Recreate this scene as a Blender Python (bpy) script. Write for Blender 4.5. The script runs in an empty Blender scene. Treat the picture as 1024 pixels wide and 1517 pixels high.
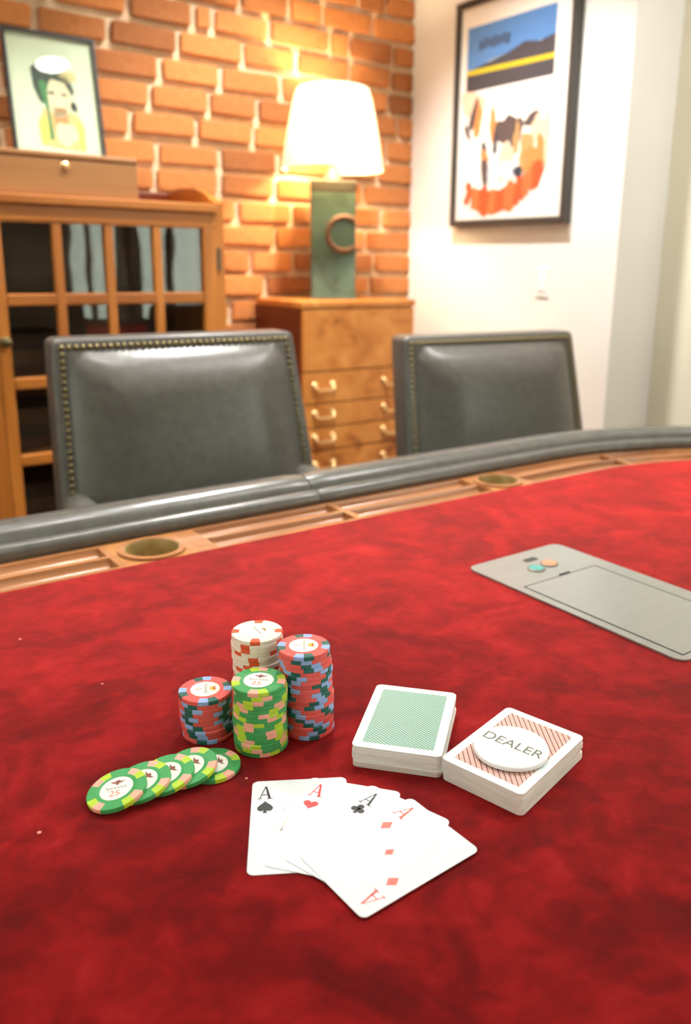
import bpy, bmesh, math, random
from math import sin, cos, pi, radians as R
from mathutils import Vector, Matrix
random.seed(7)
SC = bpy.context.scene
COL = SC.collection
# ------------------------------------------------------------------ frame of reference
# felt of the table is at z = FELT; the brick wall runs along direction AL in the plan
FELT = 0.77
AL = 0.6394
CA, SA = cos(AL), sin(AL)
def W(x, n, z=0.0):                    # room coordinates (along the brick wall, towards it, up) -> world
    return Vector((x*CA - n*SA, x*SA + n*CA, z))
# ------------------------------------------------------------------ camera
cam = bpy.data.objects.new('camera', bpy.data.cameras.new('camera'))
COL.objects.link(cam); SC.camera = cam
cam.matrix_world = Matrix.Translation((0, 0, FELT+0.3449)) @ Matrix.Rotation(pi/2-0.2426, 4, 'X') @ Matrix.Rotation(0.0147, 4, 'Z')
cd = cam.data
cd.sensor_fit = 'AUTO'; cd.sensor_width = 36.0
cd.lens = 1226.63*36.0/1517.0
cd.shift_x = (512-559.08)/1517.0
cd.shift_y = (691.17-758.5)/1517.0
cd.clip_start = 0.02
cd.dof.use_dof = True
cd.dof.focus_distance = 0.60
cd.dof.aperture_fstop = 5.8
# ------------------------------------------------------------------ world, lights, exposure
wd = bpy.data.worlds.new('daylight'); SC.world = wd; wd.use_nodes = True
bg = wd.node_tree.nodes['Background']
bg.inputs['Color'].default_value = (0.95, 1.0, 0.87, 1)
bg.inputs['Strength'].default_value = 7.5
SC.view_settings.view_transform = 'Standard'
SC.view_settings.look = 'None'
SC.view_settings.gamma = 1.0
SC.view_settings.use_curve_mapping = False
SC.view_settings.exposure = 0.0
CEIL = 2.62
SPOT_W = 87.0
LAMP_W = 21.0
# (x, n) of the recessed ceiling lights, and their share of SPOT_W; the wall-step and far-rail ones are added to brighten alcove and felt
DOWNLIGHTS = [(1.31, 0.65, 0.26), (1.27, 1.82, 3.3), (0.25, 1.80, 1.6), (-0.35, 0.35, 0.10), (0.45, -0.55, 0.10), (1.85, 0.75, 0.9), (-1.1, 1.5, 0.3), (0.5, -2.2, 0.6), (0.72, 1.12, 0.42)]
# ------------------------------------------------------------------ helpers
def srgb(r, g, b):
    f = lambda c: (c/255/12.92) if c/255 <= 0.04045 else ((c/255+0.055)/1.055)**2.4
    return (f(r), f(g), f(b), 1)
MATS = {}
def mat(name, col=(.8, .8, .8, 1), rough=.5, metal=0., **kw):
    m = bpy.data.materials.new(name); m.use_nodes = True
    b = m.node_tree.nodes['Principled BSDF']
    b.inputs['Base Color'].default_value = col
    b.inputs['Roughness'].default_value = rough
    b.inputs['Metallic'].default_value = metal
    for k, v in kw.items(): b.inputs[k.replace('_', ' ')].default_value = v
    MATS[name] = m
    return m
def nd(m, t, **kw):
    n = m.node_tree.nodes.new(t)
    for k, v in kw.items():
        if k in n.inputs: n.inputs[k].default_value = v
        else: setattr(n, k, v)
    return n
def ln(m, a, ao, b, bi): m.node_tree.links.new(a.outputs[ao], b.inputs[bi])
def bsdf(m): return m.node_tree.nodes['Principled BSDF']
def ramp(m, stops):
    r = nd(m, 'ShaderNodeValToRGB'); e = r.color_ramp.elements
    e[0].position, e[0].color = stops[0]
    e[1].position, e[1].color = stops[-1]
    for p, c in stops[1:-1]:
        k = e.new(p); k.color = c
    return r
def bump(m, src, out, strength=.3, dist=.01):
    b = nd(m, 'ShaderNodeBump'); b.inputs['Strength'].default_value = strength; b.inputs['Distance'].default_value = dist
    ln(m, src, out, b, 'Height'); ln(m, b, 'Normal', bsdf(m), 'Normal')
def math_(m, op, a, b=None):
    n = nd(m, 'ShaderNodeMath', operation=op)
    for i, v in enumerate((a, b)):
        if v is None: continue
        if isinstance(v, (int, float)): n.inputs[i].default_value = v
        else: m.node_tree.links.new(v, n.inputs[i])
    return n.outputs[0]
def noisy(name, stops, scale=6, detail=5, rough=.5, stretch=(1, 1, 1), dist=0., bumpy=0., metal=0., coord='Object', **kw):
    m = mat(name, stops[0][1], rough, metal, **kw)
    tc = nd(m, 'ShaderNodeTexCoord'); mp = nd(m, 'ShaderNodeMapping'); mp.inputs['Scale'].default_value = stretch
    ln(m, tc, coord, mp, 'Vector')
    n = nd(m, 'ShaderNodeTexNoise'); n.inputs['Scale'].default_value = scale; n.inputs['Detail'].default_value = detail; n.inputs['Distortion'].default_value = dist
    ln(m, mp, 'Vector', n, 'Vector')
    r = ramp(m, stops); ln(m, n, 'Fac', r, 'Fac'); ln(m, r, 'Color', bsdf(m), 'Base Color')
    if bumpy: bump(m, n, 'Fac', bumpy)
    return m
def wood(name, dark, light, axis, scale=9., rough=.38):
    st = [1, 1, 1]; st['xyz'.index(axis)] = .08
    return noisy(name, [(.3, dark), (.7, light)], scale*2.2, 6, rough, st, .4, .04)
class MB:
    """collects geometry for ONE mesh object"""
    def __init__(s): s.v = []; s.f = []; s.m = []
    def add(s, vs, fs, mi=0):
        o = len(s.v); s.v += [tuple(p) for p in vs]
        for f in fs: s.f.append([i+o for i in f]); s.m.append(mi)
        return s
    def box(s, x0, x1, y0, y1, z0, z1, mi=0, b=0.):
        if b:
            bm = bmesh.new(); bmesh.ops.create_cube(bm, size=1)
            for v in bm.verts: v.co = Vector(((x0+x1)/2+v.co.x*(x1-x0), (y0+y1)/2+v.co.y*(y1-y0), (z0+z1)/2+v.co.z*(z1-z0)))
            b = min(b, .49*min(x1-x0, y1-y0, z1-z0))
            bmesh.ops.bevel(bm, geom=bm.edges[:], offset=b, segments=2, profile=.5, affect='EDGES')
            return s.bm(bm, mi)
        c = [(x, y, z) for z in (z0, z1) for y in (y0, y1) for x in (x0, x1)]
        return s.add(c, [(0, 2, 3, 1), (4, 5, 7, 6), (0, 1, 5, 4), (2, 6, 7, 3), (0, 4, 6, 2), (1, 3, 7, 5)], mi)
    def bm(s, bm, mi=0):
        bm.verts.ensure_lookup_table(); bm.verts.index_update()
        s.add([v.co for v in bm.verts], [[v.index for v in f.verts] for f in bm.faces], mi); bm.free(); return s
    def lathe(s, prof, n=32, c=(0, 0, 0), mi=0, caps=True, ax='z'):
        vs = []
        for r, z in prof:
            for i in range(n):
                a = 2*pi*i/n; p = (r*cos(a), r*sin(a), z)
                if ax == 'y': p = (p[0], p[2], p[1])
                vs.append((p[0]+c[0], p[1]+c[1], p[2]+c[2]))
        fs = [(k*n+i, k*n+(i+1) % n, (k+1)*n+(i+1) % n, (k+1)*n+i) for k in range(len(prof)-1) for i in range(n)]
        if caps: fs += [list(range(n))[::-1], [(len(prof)-1)*n+i for i in range(n)]]
        if ax == 'y': fs = [tuple(f)[::-1] for f in fs]
        return s.add(vs, fs, mi)
    def prism(s, pts, z0, z1, mi=0, ax='z'):
        n = len(pts)
        tr = {'z': lambda p, z: (p[0], p[1], z), 'y': lambda p, z: (p[0], z, p[1]), 'x': lambda p, z: (z, p[0], p[1])}[ax]
        vs = [tr(p, z0) for p in pts]+[tr(p, z1) for p in pts]
        fs = [list(range(n))[::-1], list(range(n, 2*n))]+[(i, (i+1) % n, n+(i+1) % n, n+i) for i in range(n)]
        return s.add(vs, fs, mi)
    def flat(s, pts, z, mi=0, ax='z'):
        tr = {'z': lambda p: (p[0], p[1], z), 'y': lambda p: (p[0], z, p[1]), 'x': lambda p: (z, p[0], p[1])}[ax]
        return s.add([tr(p) for p in pts], [list(range(len(pts)))], mi)
    def tube(s, path, r, n=8, mi=0, closed=False):
        P = [Vector(p) for p in path]; vs = []; k = len(P)
        for i, p in enumerate(P):
            t = (P[(i+1) % k]-P[i-1]) if closed else (P[min(i+1, k-1)]-P[max(i-1, 0)])
            t.normalize()
            u = t.cross(Vector((0, 0, 1)) if abs(t.z) < .9 else Vector((1, 0, 0))).normalized(); w = t.cross(u)
            rr = r[i] if isinstance(r, (list, tuple)) else r
            vs += [p+u*rr*cos(2*pi*j/n)+w*rr*sin(2*pi*j/n) for j in range(n)]
        fs = [(i*n+j, i*n+(j+1) % n, ((i+1) % k)*n+(j+1) % n, ((i+1) % k)*n+j) for i in range(k if closed else k-1) for j in range(n)]
        if not closed: fs += [list(range(n))[::-1], [(k-1)*n+j for j in range(n)]]
        return s.add(vs, fs, mi)
    def mesh(s, name, mats, smooth=None):
        me = bpy.data.meshes.new(name); me.from_pydata(s.v, [], s.f)
        for m in (mats if isinstance(mats, (list, tuple)) else [mats]): me.materials.append(m)
        me.polygons.foreach_set('material_index', s.m)
        bm = bmesh.new(); bm.from_mesh(me); bmesh.ops.recalc_face_normals(bm, faces=bm.faces); bm.to_mesh(me); bm.free()
        if smooth is not None:
            me.polygons.foreach_set('use_smooth', [True]*len(me.polygons))
            if smooth < 180: me.set_sharp_from_angle(angle=R(smooth))
        me.update(); return me
    def build(s, name, mats, parent=None, loc=(0, 0, 0), smooth=None):
        return put(name, s.mesh(name, mats, smooth), parent, loc)
def put(name, me, parent=None, loc=(0, 0, 0), rot=None):
    o = bpy.data.objects.new(name, me); COL.objects.link(o); o.location = loc
    if rot: o.rotation_euler = rot
    if parent: o.parent = parent
    return o
def tag(o, label=None, cat=None, group=None, kind=None):
    for k, v in (('label', label), ('category', cat), ('group', group), ('kind', kind)):
        if v: o[k] = v
    return o
def thing(name, label, cat, loc, rz=0., group=None):
    o = bpy.data.objects.new(name, None); COL.objects.link(o)
    o.empty_display_size = .05; o.location = loc; o.rotation_euler = (0, 0, rz)
    return tag(o, label, cat, group)
def rrect(w, l, r, k=6):
    pts = []
    for cx, cy, a0 in ((w/2-r, l/2-r, 0), (-w/2+r, l/2-r, 90), (-w/2+r, -l/2+r, 180), (w/2-r, -l/2+r, 270)):
        pts += [(cx+r*cos(R(a0+90*i/k)), cy+r*sin(R(a0+90*i/k))) for i in range(k+1)]
    return pts
def text_mesh(body, size, m, shear=0., align='CENTER', extrude=0.):
    c = bpy.data.curves.new('lettering', 'FONT'); c.body = body; c.size = size; c.align_x = align; c.align_y = 'CENTER'; c.shear = shear; c.extrude = extrude
    o = bpy.data.objects.new('lettering', c); COL.objects.link(o)
    dg = bpy.context.evaluated_depsgraph_get(); dg.update()
    me = bpy.data.meshes.new_from_object(o.evaluated_get(dg)); bpy.data.objects.remove(o)
    me.materials.clear(); me.materials.append(m); return me
ORD = ['', 'first', 'second', 'third', 'fourth', 'fifth', 'sixth', 'seventh', 'eighth', 'ninth', 'tenth', 'eleventh', 'twelfth', 'thirteenth', 'fourteenth', 'fifteenth', 'sixteenth', 'seventeenth', 'eighteenth', 'nineteenth', 'twentieth']
# ------------------------------------------------------------------ materials
M_paint = noisy('white_paint', [(.3, srgb(236, 236, 230)), (.7, srgb(240, 240, 235))], 3, 3, .6)
M_cream = noisy('cream_paint', [(.3, srgb(220, 215, 194)), (.7, srgb(226, 221, 201))], 2, 3, .6)
M_ceil = noisy('ceiling_paint', [(.3, srgb(238, 236, 230)), (.7, srgb(242, 240, 236))], 3, 3, .8)
M_floor = wood('floor_oak', srgb(96, 62, 38), srgb(140, 96, 62), 'x', 4)
M_panel = wood('dark_panelling', srgb(40, 24, 14), srgb(64, 40, 24), 'z', 4)
M_mortar = noisy('mortar', [(.3, srgb(214, 184, 146)), (.7, srgb(236, 212, 176))], 30, 5, .95, bumpy=.5)
def brick_mat():
    m = noisy('fired_brick', [(.25, srgb(156, 92, 48)), (.5, srgb(198, 128, 70)), (.8, srgb(214, 150, 92))], 22, 6, .9, bumpy=.35, dist=.3)
    oi = nd(m, 'ShaderNodeObjectInfo'); r2 = ramp(m, [(0, (.55, .48, .46, 1)), (.25, (.78, .72, .7, 1)), (.5, (1, .95, .9, 1)), (1, (1.12, 1.08, 1.0, 1))])
    ln(m, oi, 'Random', r2, 'Fac')
    mx = nd(m, 'ShaderNodeMix', data_type='RGBA', blend_type='MULTIPLY'); mx.inputs['Factor'].default_value = 1
    src = bsdf(m).inputs['Base Color'].links[0].from_socket
    m.node_tree.links.new(src, mx.inputs[6]); m.node_tree.links.new(r2.outputs['Color'], mx.inputs[7])
    m.node_tree.links.new(mx.outputs[2], bsdf(m).inputs['Base Color'])
    return m
M_brick = brick_mat()
M_oak = wood('cabinet_oak', srgb(146, 82, 24), srgb(192, 120, 48), 'z')
M_oakx = wood('cabinet_oak_rail', srgb(146, 82, 24), srgb(192, 120, 48), 'x')
M_oakd = wood('oak_box', srgb(134, 88, 46), srgb(164, 114, 66), 'x')
M_oakin = wood('cabinet_inside', srgb(96, 60, 32), srgb(128, 84, 48), 'x')
M_burl = noisy('burl_veneer', [(.30, srgb(112, 54, 14)), (.44, srgb(186, 114, 46)), (.75, srgb(216, 148, 74))], 7, 7, .35, (1, 1, 1.3), 1.2)
M_burld = noisy('chest_side_veneer', [(.3, srgb(78, 26, 8)), (.7, srgb(112, 46, 14))], 6, 6, .4, (1, 1, .3), .6)
M_brass = mat('brass', srgb(238, 204, 146), .36, 1.)
M_oldbrass = noisy('aged_brass', [(.3, srgb(112, 100, 70)), (.7, srgb(150, 136, 98))], 40, 3, .42, metal=1.)
M_cup = noisy('cup_brass', [(.3, srgb(150, 128, 78)), (.7, srgb(180, 156, 104))], 30, 3, .5, metal=.25)
M_verd = noisy('verdigris_bronze', [(.25, srgb(58, 66, 56)), (.5, srgb(88, 116, 98)), (.8, srgb(120, 134, 120))], 9, 6, .55, dist=.8, bumpy=.2)
M_copper = noisy('copper_edge', [(.3, srgb(92, 74, 58)), (.7, srgb(140, 100, 74))], 20, 4, .5)
M_darkbronze = noisy('dark_bronze', [(.3, srgb(58, 56, 46)), (.7, srgb(78, 76, 62))], 14, 4, .5)
M_grey = mat('grey_metal', srgb(132, 122, 112), .45, .5)
M_leather = noisy('charcoal_leather', [(.3, srgb(80, 78, 72)), (.7, srgb(92, 90, 84))], 60, 4, .33, bumpy=.05)
M_rail = noisy('rail_vinyl', [(.3, srgb(80, 79, 74)), (.7, srgb(92, 91, 85))], 50, 4, .27, bumpy=.03)
M_darkwood = wood('dark_wood', srgb(48, 30, 20), srgb(74, 48, 32), 'z')
M_trough = wood('trough_wood', srgb(140, 88, 46), srgb(190, 132, 80), 'x', 9, .22)
M_troughd = wood('trough_wood_dark', srgb(132, 84, 52), srgb(180, 124, 80), 'x', 9, .2)
M_steel = noisy('brushed_steel', [(.3, srgb(158, 161, 156)), (.7, srgb(164, 167, 162))], 12, 2, .3, (1, 6, 1), metal=.6)
M_black = mat('black_plastic', srgb(28, 28, 27), .5)
M_slot = mat('dark_slot', srgb(46, 46, 42), .6)
M_teal = mat('teal_button', srgb(72, 160, 152), .3)
M_orange = mat('orange_button', srgb(248, 140, 96), .3)
M_card = mat('card_stock', srgb(232, 239, 244), .38)
M_cardedge = noisy('card_edges', [(.3, srgb(222, 220, 214)), (.7, srgb(238, 237, 232))], 300, 2, .7, (.1, .1, 1))
M_inkblack = mat('black_ink', srgb(44, 44, 46), .4)
M_inkred = mat('red_ink', srgb(226, 66, 62), .4)
M_inkglare = mat('red_ink_with_glare', srgb(240, 118, 108), .4)  # red ink of the diamond ace, lightened to carry the glare in its colour
M_inkgrey = mat('pale_grey_ink', srgb(222, 224, 224), .4)
M_inkmid = mat('grey_ink', srgb(198, 204, 202), .4)
M_letter = mat('grey_lettering', srgb(112, 118, 104), .5)
M_plastic = mat('white_plastic', srgb(240, 243, 246), .3)
M_glass = mat('clear_glass', (1, 1, 1, 1), .0, 0., IOR=1.45)
def glass_thin(name, rough=.0, wavy=0.):
    m = bpy.data.materials.new(name); m.use_nodes = True; nt = m.node_tree
    nt.nodes.remove(nt.nodes['Principled BSDF'])
    out = nt.nodes['Material Output']
    t = nd(m, 'ShaderNodeBsdfTransparent'); t.inputs['Color'].default_value = (.93, .95, .93, 1)
    g = nd(m, 'ShaderNodeBsdfGlossy'); g.inputs['Roughness'].default_value = rough
    lw = nd(m, 'ShaderNodeLayerWeight'); lw.inputs['Blend'].default_value = .5
    fac = math_(m, 'ADD', .045, math_(m, 'MULTIPLY', math_(m, 'POWER', lw.outputs['Facing'], 5.0), .9))
    mx = nd(m, 'ShaderNodeMixShader')
    if wavy:
        tc = nd(m, 'ShaderNodeTexCoord'); n = nd(m, 'ShaderNodeTexNoise'); n.inputs['Scale'].default_value = 7; n.inputs['Detail'].default_value = 1
        ln(m, tc, 'Object', n, 'Vector')
        b = nd(m, 'ShaderNodeBump'); b.inputs['Strength'].default_value = wavy; b.inputs['Distance'].default_value = .01
        ln(m, n, 'Fac', b, 'Height'); ln(m, b, 'Normal', g, 'Normal')
    nt.links.new(fac, mx.inputs['Fac']); ln(m, t, 'BSDF', mx, 1); ln(m, g, 'BSDF', mx, 2); ln(m, mx, 'Shader', out, 'Surface')
    return m
M_pane = glass_thin('old_wavy_glass', .0, .05)
M_picglass = glass_thin('picture_glass')
def shade_mat():
    m = bpy.data.materials.new('linen_shade'); m.use_nodes = True; nt = m.node_tree
    nt.nodes.remove(nt.nodes['Principled BSDF']); out = nt.nodes['Material Output']
    d = nd(m, 'ShaderNodeBsdfDiffuse'); d.inputs['Color'].default_value = srgb(226, 214, 192)
    t = nd(m, 'ShaderNodeBsdfTranslucent'); t.inputs['Color'].default_value = srgb(240, 226, 200)
    mx = nd(m, 'ShaderNodeMixShader'); mx.inputs['Fac'].default_value = .10
    ln(m, d, 'BSDF', mx, 1); ln(m, t, 'BSDF', mx, 2); ln(m, mx, 'Shader', out, 'Surface')
    return m
M_shade = shade_mat()
def emit(name, col, s):
    m = bpy.data.materials.new(name); m.use_nodes = True; b = bsdf(m)
    b.inputs['Base Color'].default_value = (0, 0, 0, 1); b.inputs['Emission Color'].default_value = col; b.inputs['Emission Strength'].default_value = s
    return m
M_bulb = emit('glowing_bulb', (1, .80, .55, 1), 12)
M_disc = emit('downlight_lens', (1, .96, .9, 1), 30)
def velvet():
    m = mat('red_velvet', srgb(150, 16, 24), .85)
    b = bsdf(m); b.inputs['Specular IOR Level'].default_value = .15
    tc = nd(m, 'ShaderNodeTexCoord')
    n1 = nd(m, 'ShaderNodeTexNoise'); n1.inputs['Scale'].default_value = 11; n1.inputs['Detail'].default_value = 6; n1.inputs['Distortion'].default_value = 1.1; n1.inputs['Roughness'].default_value = .58
    n2 = nd(m, 'ShaderNodeTexNoise'); n2.inputs['Scale'].default_value = 46; n2.inputs['Detail'].default_value = 6; n2.inputs['Distortion'].default_value = .6
    n3 = nd(m, 'ShaderNodeTexNoise'); n3.inputs['Scale'].default_value = 700; n3.inputs['Detail'].default_value = 2
    for n in (n1, n2, n3): ln(m, tc, 'Object', n, 'Vector')
    s = math_(m, 'ADD', math_(m, 'MULTIPLY', n1.outputs['Fac'], .56), math_(m, 'ADD', math_(m, 'MULTIPLY', n2.outputs['Fac'], .36), math_(m, 'MULTIPLY', n3.outputs['Fac'], .08)))
    r = ramp(m, [(.37, srgb(82, 1, 4)), (.46, srgb(104, 3, 7)), (.53, srgb(124, 8, 12)), (.60, srgb(140, 15, 18)), (.69, srgb(158, 30, 30))])
    m.node_tree.links.new(s, r.inputs['Fac'])
    # lint: sparse pale specks
    v = nd(m, 'ShaderNodeTexVoronoi'); v.inputs['Scale'].default_value = 26; ln(m, tc, 'Object', v, 'Vector')
    wn = nd(m, 'ShaderNodeTexWhiteNoise'); ln(m, v, 'Position', wn, 'Vector')
    f = math_(m, 'MULTIPLY', math_(m, 'LESS_THAN', v.outputs['Distance'], .034), math_(m, 'GREATER_THAN', wn.outputs['Value'], .5))
    mx = nd(m, 'ShaderNodeMix', data_type='RGBA'); m.node_tree.links.new(f, mx.inputs['Factor'])
    m.node_tree.links.new(r.outputs['Color'], mx.inputs[6]); mx.inputs[7].default_value = srgb(226, 150, 130)
    m.node_tree.links.new(mx.outputs[2], b.inputs['Base Color'])
    b.inputs['Sheen Weight'].default_value = .3; b.inputs['Sheen Roughness'].default_value = .4; b.inputs['Sheen Tint'].default_value = srgb(255, 84, 78)
    bump(m, n2, 'Fac', .3, .004)
    nt = m.node_tree; sh = nd(m, 'ShaderNodeBsdfSheen'); sh.inputs['Color'].default_value = srgb(228, 84, 74); sh.inputs['Roughness'].default_value = .38
    ad = nd(m, 'ShaderNodeAddShader'); ln(m, b, 'BSDF', ad, 0); ln(m, sh, 'BSDF', ad, 1); ln(m, ad, 'Shader', nt.nodes['Material Output'], 'Surface')
    return m
M_felt = velvet()
def back_green():
    m = mat('green_card_back', (1, 1, 1, 1), .32)
    tc = nd(m, 'ShaderNodeTexCoord'); sp = nd(m, 'ShaderNodeSeparateXYZ'); ln(m, tc, 'Object', sp, 'Vector')
    X, Y = sp.outputs['X'], sp.outputs['Y']
    u = math_(m, 'DIVIDE', X, .0031); v = math_(m, 'DIVIDE', Y, .0026)
    def ring(du, dv):
        a = math_(m, 'SUBTRACT', math_(m, 'FRACT', math_(m, 'ADD', u, du)), .5); b_ = math_(m, 'SUBTRACT', math_(m, 'FRACT', math_(m, 'ADD', v, dv)), .5)
        return math_(m, 'SQRT', math_(m, 'ADD', math_(m, 'MULTIPLY', a, a), math_(m, 'MULTIPLY', b_, b_)))
    d = math_(m, 'MINIMUM', ring(50, 50), ring(50.5, 50.5))
    r = ramp(m, [(.0, srgb(206, 236, 222)), (.22, srgb(188, 226, 210)), (.34, srgb(66, 128, 110)), (.5, srgb(34, 90, 76))])
    m.node_tree.links.new(d, r.inputs['Fac']); ln(m, r, 'Color', bsdf(m), 'Base Color'); return m
def back_red():
    m = mat('red_card_back', (1, 1, 1, 1), .32)
    tc = nd(m, 'ShaderNodeTexCoord'); sp = nd(m, 'ShaderNodeSeparateXYZ'); ln(m, tc, 'Object', sp, 'Vector')
    X, Y = sp.outputs['X'], sp.outputs['Y']
    p = math_(m, 'FRACT', math_(m, 'ADD', math_(m, 'DIVIDE', math_(m, 'ADD', X, math_(m, 'MULTIPLY', Y, .9)), .0046), 50))
    q = math_(m, 'FRACT', math_(m, 'ADD', math_(m, 'DIVIDE', math_(m, 'SUBTRACT', X, math_(m, 'MULTIPLY', Y, .9)), .0023), 50))
    a = math_(m, 'LESS_THAN', p, .2); b_ = math_(m, 'LESS_THAN', q, .3)
    m1 = nd(m, 'ShaderNodeMix', data_type='RGBA'); m.node_tree.links.new(b_, m1.inputs['Factor']); m1.inputs[6].default_value = srgb(236, 206, 196); m1.inputs[7].default_value = srgb(206, 138, 124)
    m2 = nd(m, 'ShaderNodeMix', data_type='RGBA'); m.node_tree.links.new(a, m2.inputs['Factor']); m.node_tree.links.new(m1.outputs[2], m2.inputs[6]); m2.inputs[7].default_value = srgb(112, 40, 36)
    m.node_tree.links.new(m2.outputs[2], bsdf(m).inputs['Base Color']); return m
M_backg, M_backr = back_green(), back_red()
# ------------------------------------------------------------------ the room
XR, NB = 1.984, 2.5                    # right wall plane, brick wall plane
XA, NC = 2.193, 1.5446                 # right wall steps back to XA in front of NC
XL, NF = -2.6, -3.6
def structure(name, mb, m, smooth=None):
    o = mb.build(name, m, smooth=smooth); o.rotation_euler = (0, 0, AL); return tag(o, kind='structure')
structure('floor', MB().box(XL-.1, XA+.3, NF-.1, NB+.1, -.05, 0), M_floor)
structure('ceiling', MB().box(XL-.1, XA+.3, NF-.1, NB+.1, CEIL, CEIL+.05), M_ceil)
LW0, LW1, LZ0, LZ1 = -.3, 1.0, .95, 2.1
structure('wall_left', MB().box(XL-.1, XL, NF, LW0, 0, CEIL).box(XL-.1, XL, LW1, NB, 0, CEIL).box(XL-.1, XL, LW0, LW1, 0, LZ0).box(XL-.1, XL, LW0, LW1, LZ1, CEIL), M_paint)
w = structure('window_3', MB().box(XL-.08, XL-.02, LW0, LW0+.06, LZ0, LZ1).box(XL-.08, XL-.02, LW1-.06, LW1, LZ0, LZ1).box(XL-.08, XL-.02, LW0+.06, LW1-.06, LZ0, LZ0+.06).box(XL-.08, XL-.02, LW0+.06, LW1-.06, LZ1-.06, LZ1), M_darkwood)  # unseen window, added to give the chairs cool highlights from the left
MB().box(XL-.07, XL-.03, (LW0+LW1)/2-.02, (LW0+LW1)/2+.02, LZ0+.06, LZ1-.06).build('mullion', M_darkwood, w)
MB().box(XL-.052, XL-.048, LW0+.06, LW1-.06, LZ0+.06, LZ1-.06).build('pane', M_picglass, w)
structure('wall_front', MB().box(XL, XA+.1, NF-.1, NF, 0, CEIL), M_panel)
brickwall = structure('wall_back', MB().box(XL, XR+.3, NB, NB+.1, 0, CEIL), M_mortar)
structure('wall_right', MB().box(XR, XR+.4, NC, NB, 0, CEIL), M_paint)
# right wall beyond the step, with two window openings towards the daylight
WIN = [(-1.75, -.35), (-3.4, -1.95)]; WZ0, WZ1 = .30, 2.1
mb = MB()
mb.box(XA, XA+.12, -.35, NC, 0, CEIL); mb.box(XA, XA+.12, -1.95, -1.75, 0, CEIL); mb.box(XA, XA+.12, NF, -3.4, 0, CEIL)
for a, b in WIN: mb.box(XA, XA+.12, a, b, 0, WZ0); mb.box(XA, XA+.12, a, b, WZ1, CEIL)
structure('wall_alcove', mb, M_cream)
for i, (a, b) in enumerate(WIN):
    w = structure('window_%d' % (i+1), MB().box(XA+.02, XA+.1, a, a+.07, WZ0, WZ1).box(XA+.02, XA+.1, b-.07, b, WZ0, WZ1).box(XA+.02, XA+.1, a+.07, b-.07, WZ0, WZ0+.07).box(XA+.02, XA+.1, a+.07, b-.07, WZ1-.07, WZ1), M_darkwood)
    MB().box(XA+.04, XA+.08, (a+b)/2-.02, (a+b)/2+.02, WZ0+.07, WZ1-.07).box(XA+.045, XA+.075, a+.07, b-.07, 1.42, 1.46).build('mullion', M_darkwood, w)
    MB().box(XA+.058, XA+.062, a+.07, b-.07, WZ0+.07, WZ1-.07).build('pane', M_picglass, w)
# bricks: real pieces on the part of the wall in view
def brick_mesh(k):
    rnd = random.Random(k); bm = bmesh.new(); bmesh.ops.create_cube(bm, size=1)
    for v in bm.verts: v.co += Vector((rnd.uniform(-.02, .02), rnd.uniform(-.05, .05), rnd.uniform(-.05, .05)))
    bmesh.ops.bevel(bm, geom=[e for e in bm.edges if not all(v.co.y > 0 for v in e.verts)], offset=.06, segments=1, affect='EDGES')
    b = MB(); b.bm(bm); return b.mesh('brick', M_brick, 30)
BR = [brick_mesh(k) for k in range(6)]
COURSE = 0.0777; Z0 = FELT+0.301
def zl(v):                             # course row (0 = the row at the level of the lamp foot)
    return Z0+v*COURSE
# head joints along the wall (row from the top of the frame downwards -> x)
JOINTS = {-1: [1.375, 1.802], 0: [1.322, 1.486, 1.822], 1: [1.415, 1.786], 2: [1.279, 1.481, 1.855], 3: [1.418, 1.771], 4: [1.022, 1.224, 1.432, 1.835], 5: [0.945, 1.15, 1.343], 6: [1.008, 1.193, 1.357, 1.919], 7: [1.042, 1.235], 8: [0.697, 0.893, 1.101, 1.31, 1.504, 1.714, 1.888], 9: [0.953, 1.152, 1.213, 1.405, 1.632, 1.71, 1.894], 10: [1.305, 1.477, 1.605, 1.808], 11: [1.747, 1.861]}
def add_brick(x0, x1, row, par, rnd):
    h = COURSE-.0215+rnd.uniform(-.003, .003); L = x1-x0-.021
    if L < .02: return
    o = put('brick', rnd.choice(BR), par, ((x0+x1)/2, NB-.001, zl(row)+COURSE/2+rnd.uniform(-.002, .002)))
    o.scale = (L, .03+rnd.uniform(-.006, .006), h)
rnd = random.Random(3); START = {}
for row in range(-4, 13):
    js = sorted(JOINTS.get(row, []))
    if not js: js = [.6+.215*k+(.1 if row % 2 else 0) for k in range(6)]
    xs = [j for j in js if j < XR-.03]
    full = []
    x = xs[0]
    while x > .36: x -= .208+rnd.uniform(-.012, .012); full.append(x)
    full = full[::-1]+[xs[0]]
    for a in xs[1:]:
        gap = a-full[-1]; k = max(1, round(gap/.215))
        for q in range(1, k+1): full.append(full[-1]+gap/k if q == 1 else full[-1]+gap/k)
    while full[-1] < XR-.26: full.append(full[-1]+.205+rnd.uniform(-.02, .015))
    if XR-full[-1] > .22: full.append((full[-1]+XR)/2)
    full.append(XR+.009)
    START[row] = full[0]
    for a, b in zip(full[:-1], full[1:]): add_brick(a, b, row, brickwall, rnd)
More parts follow.
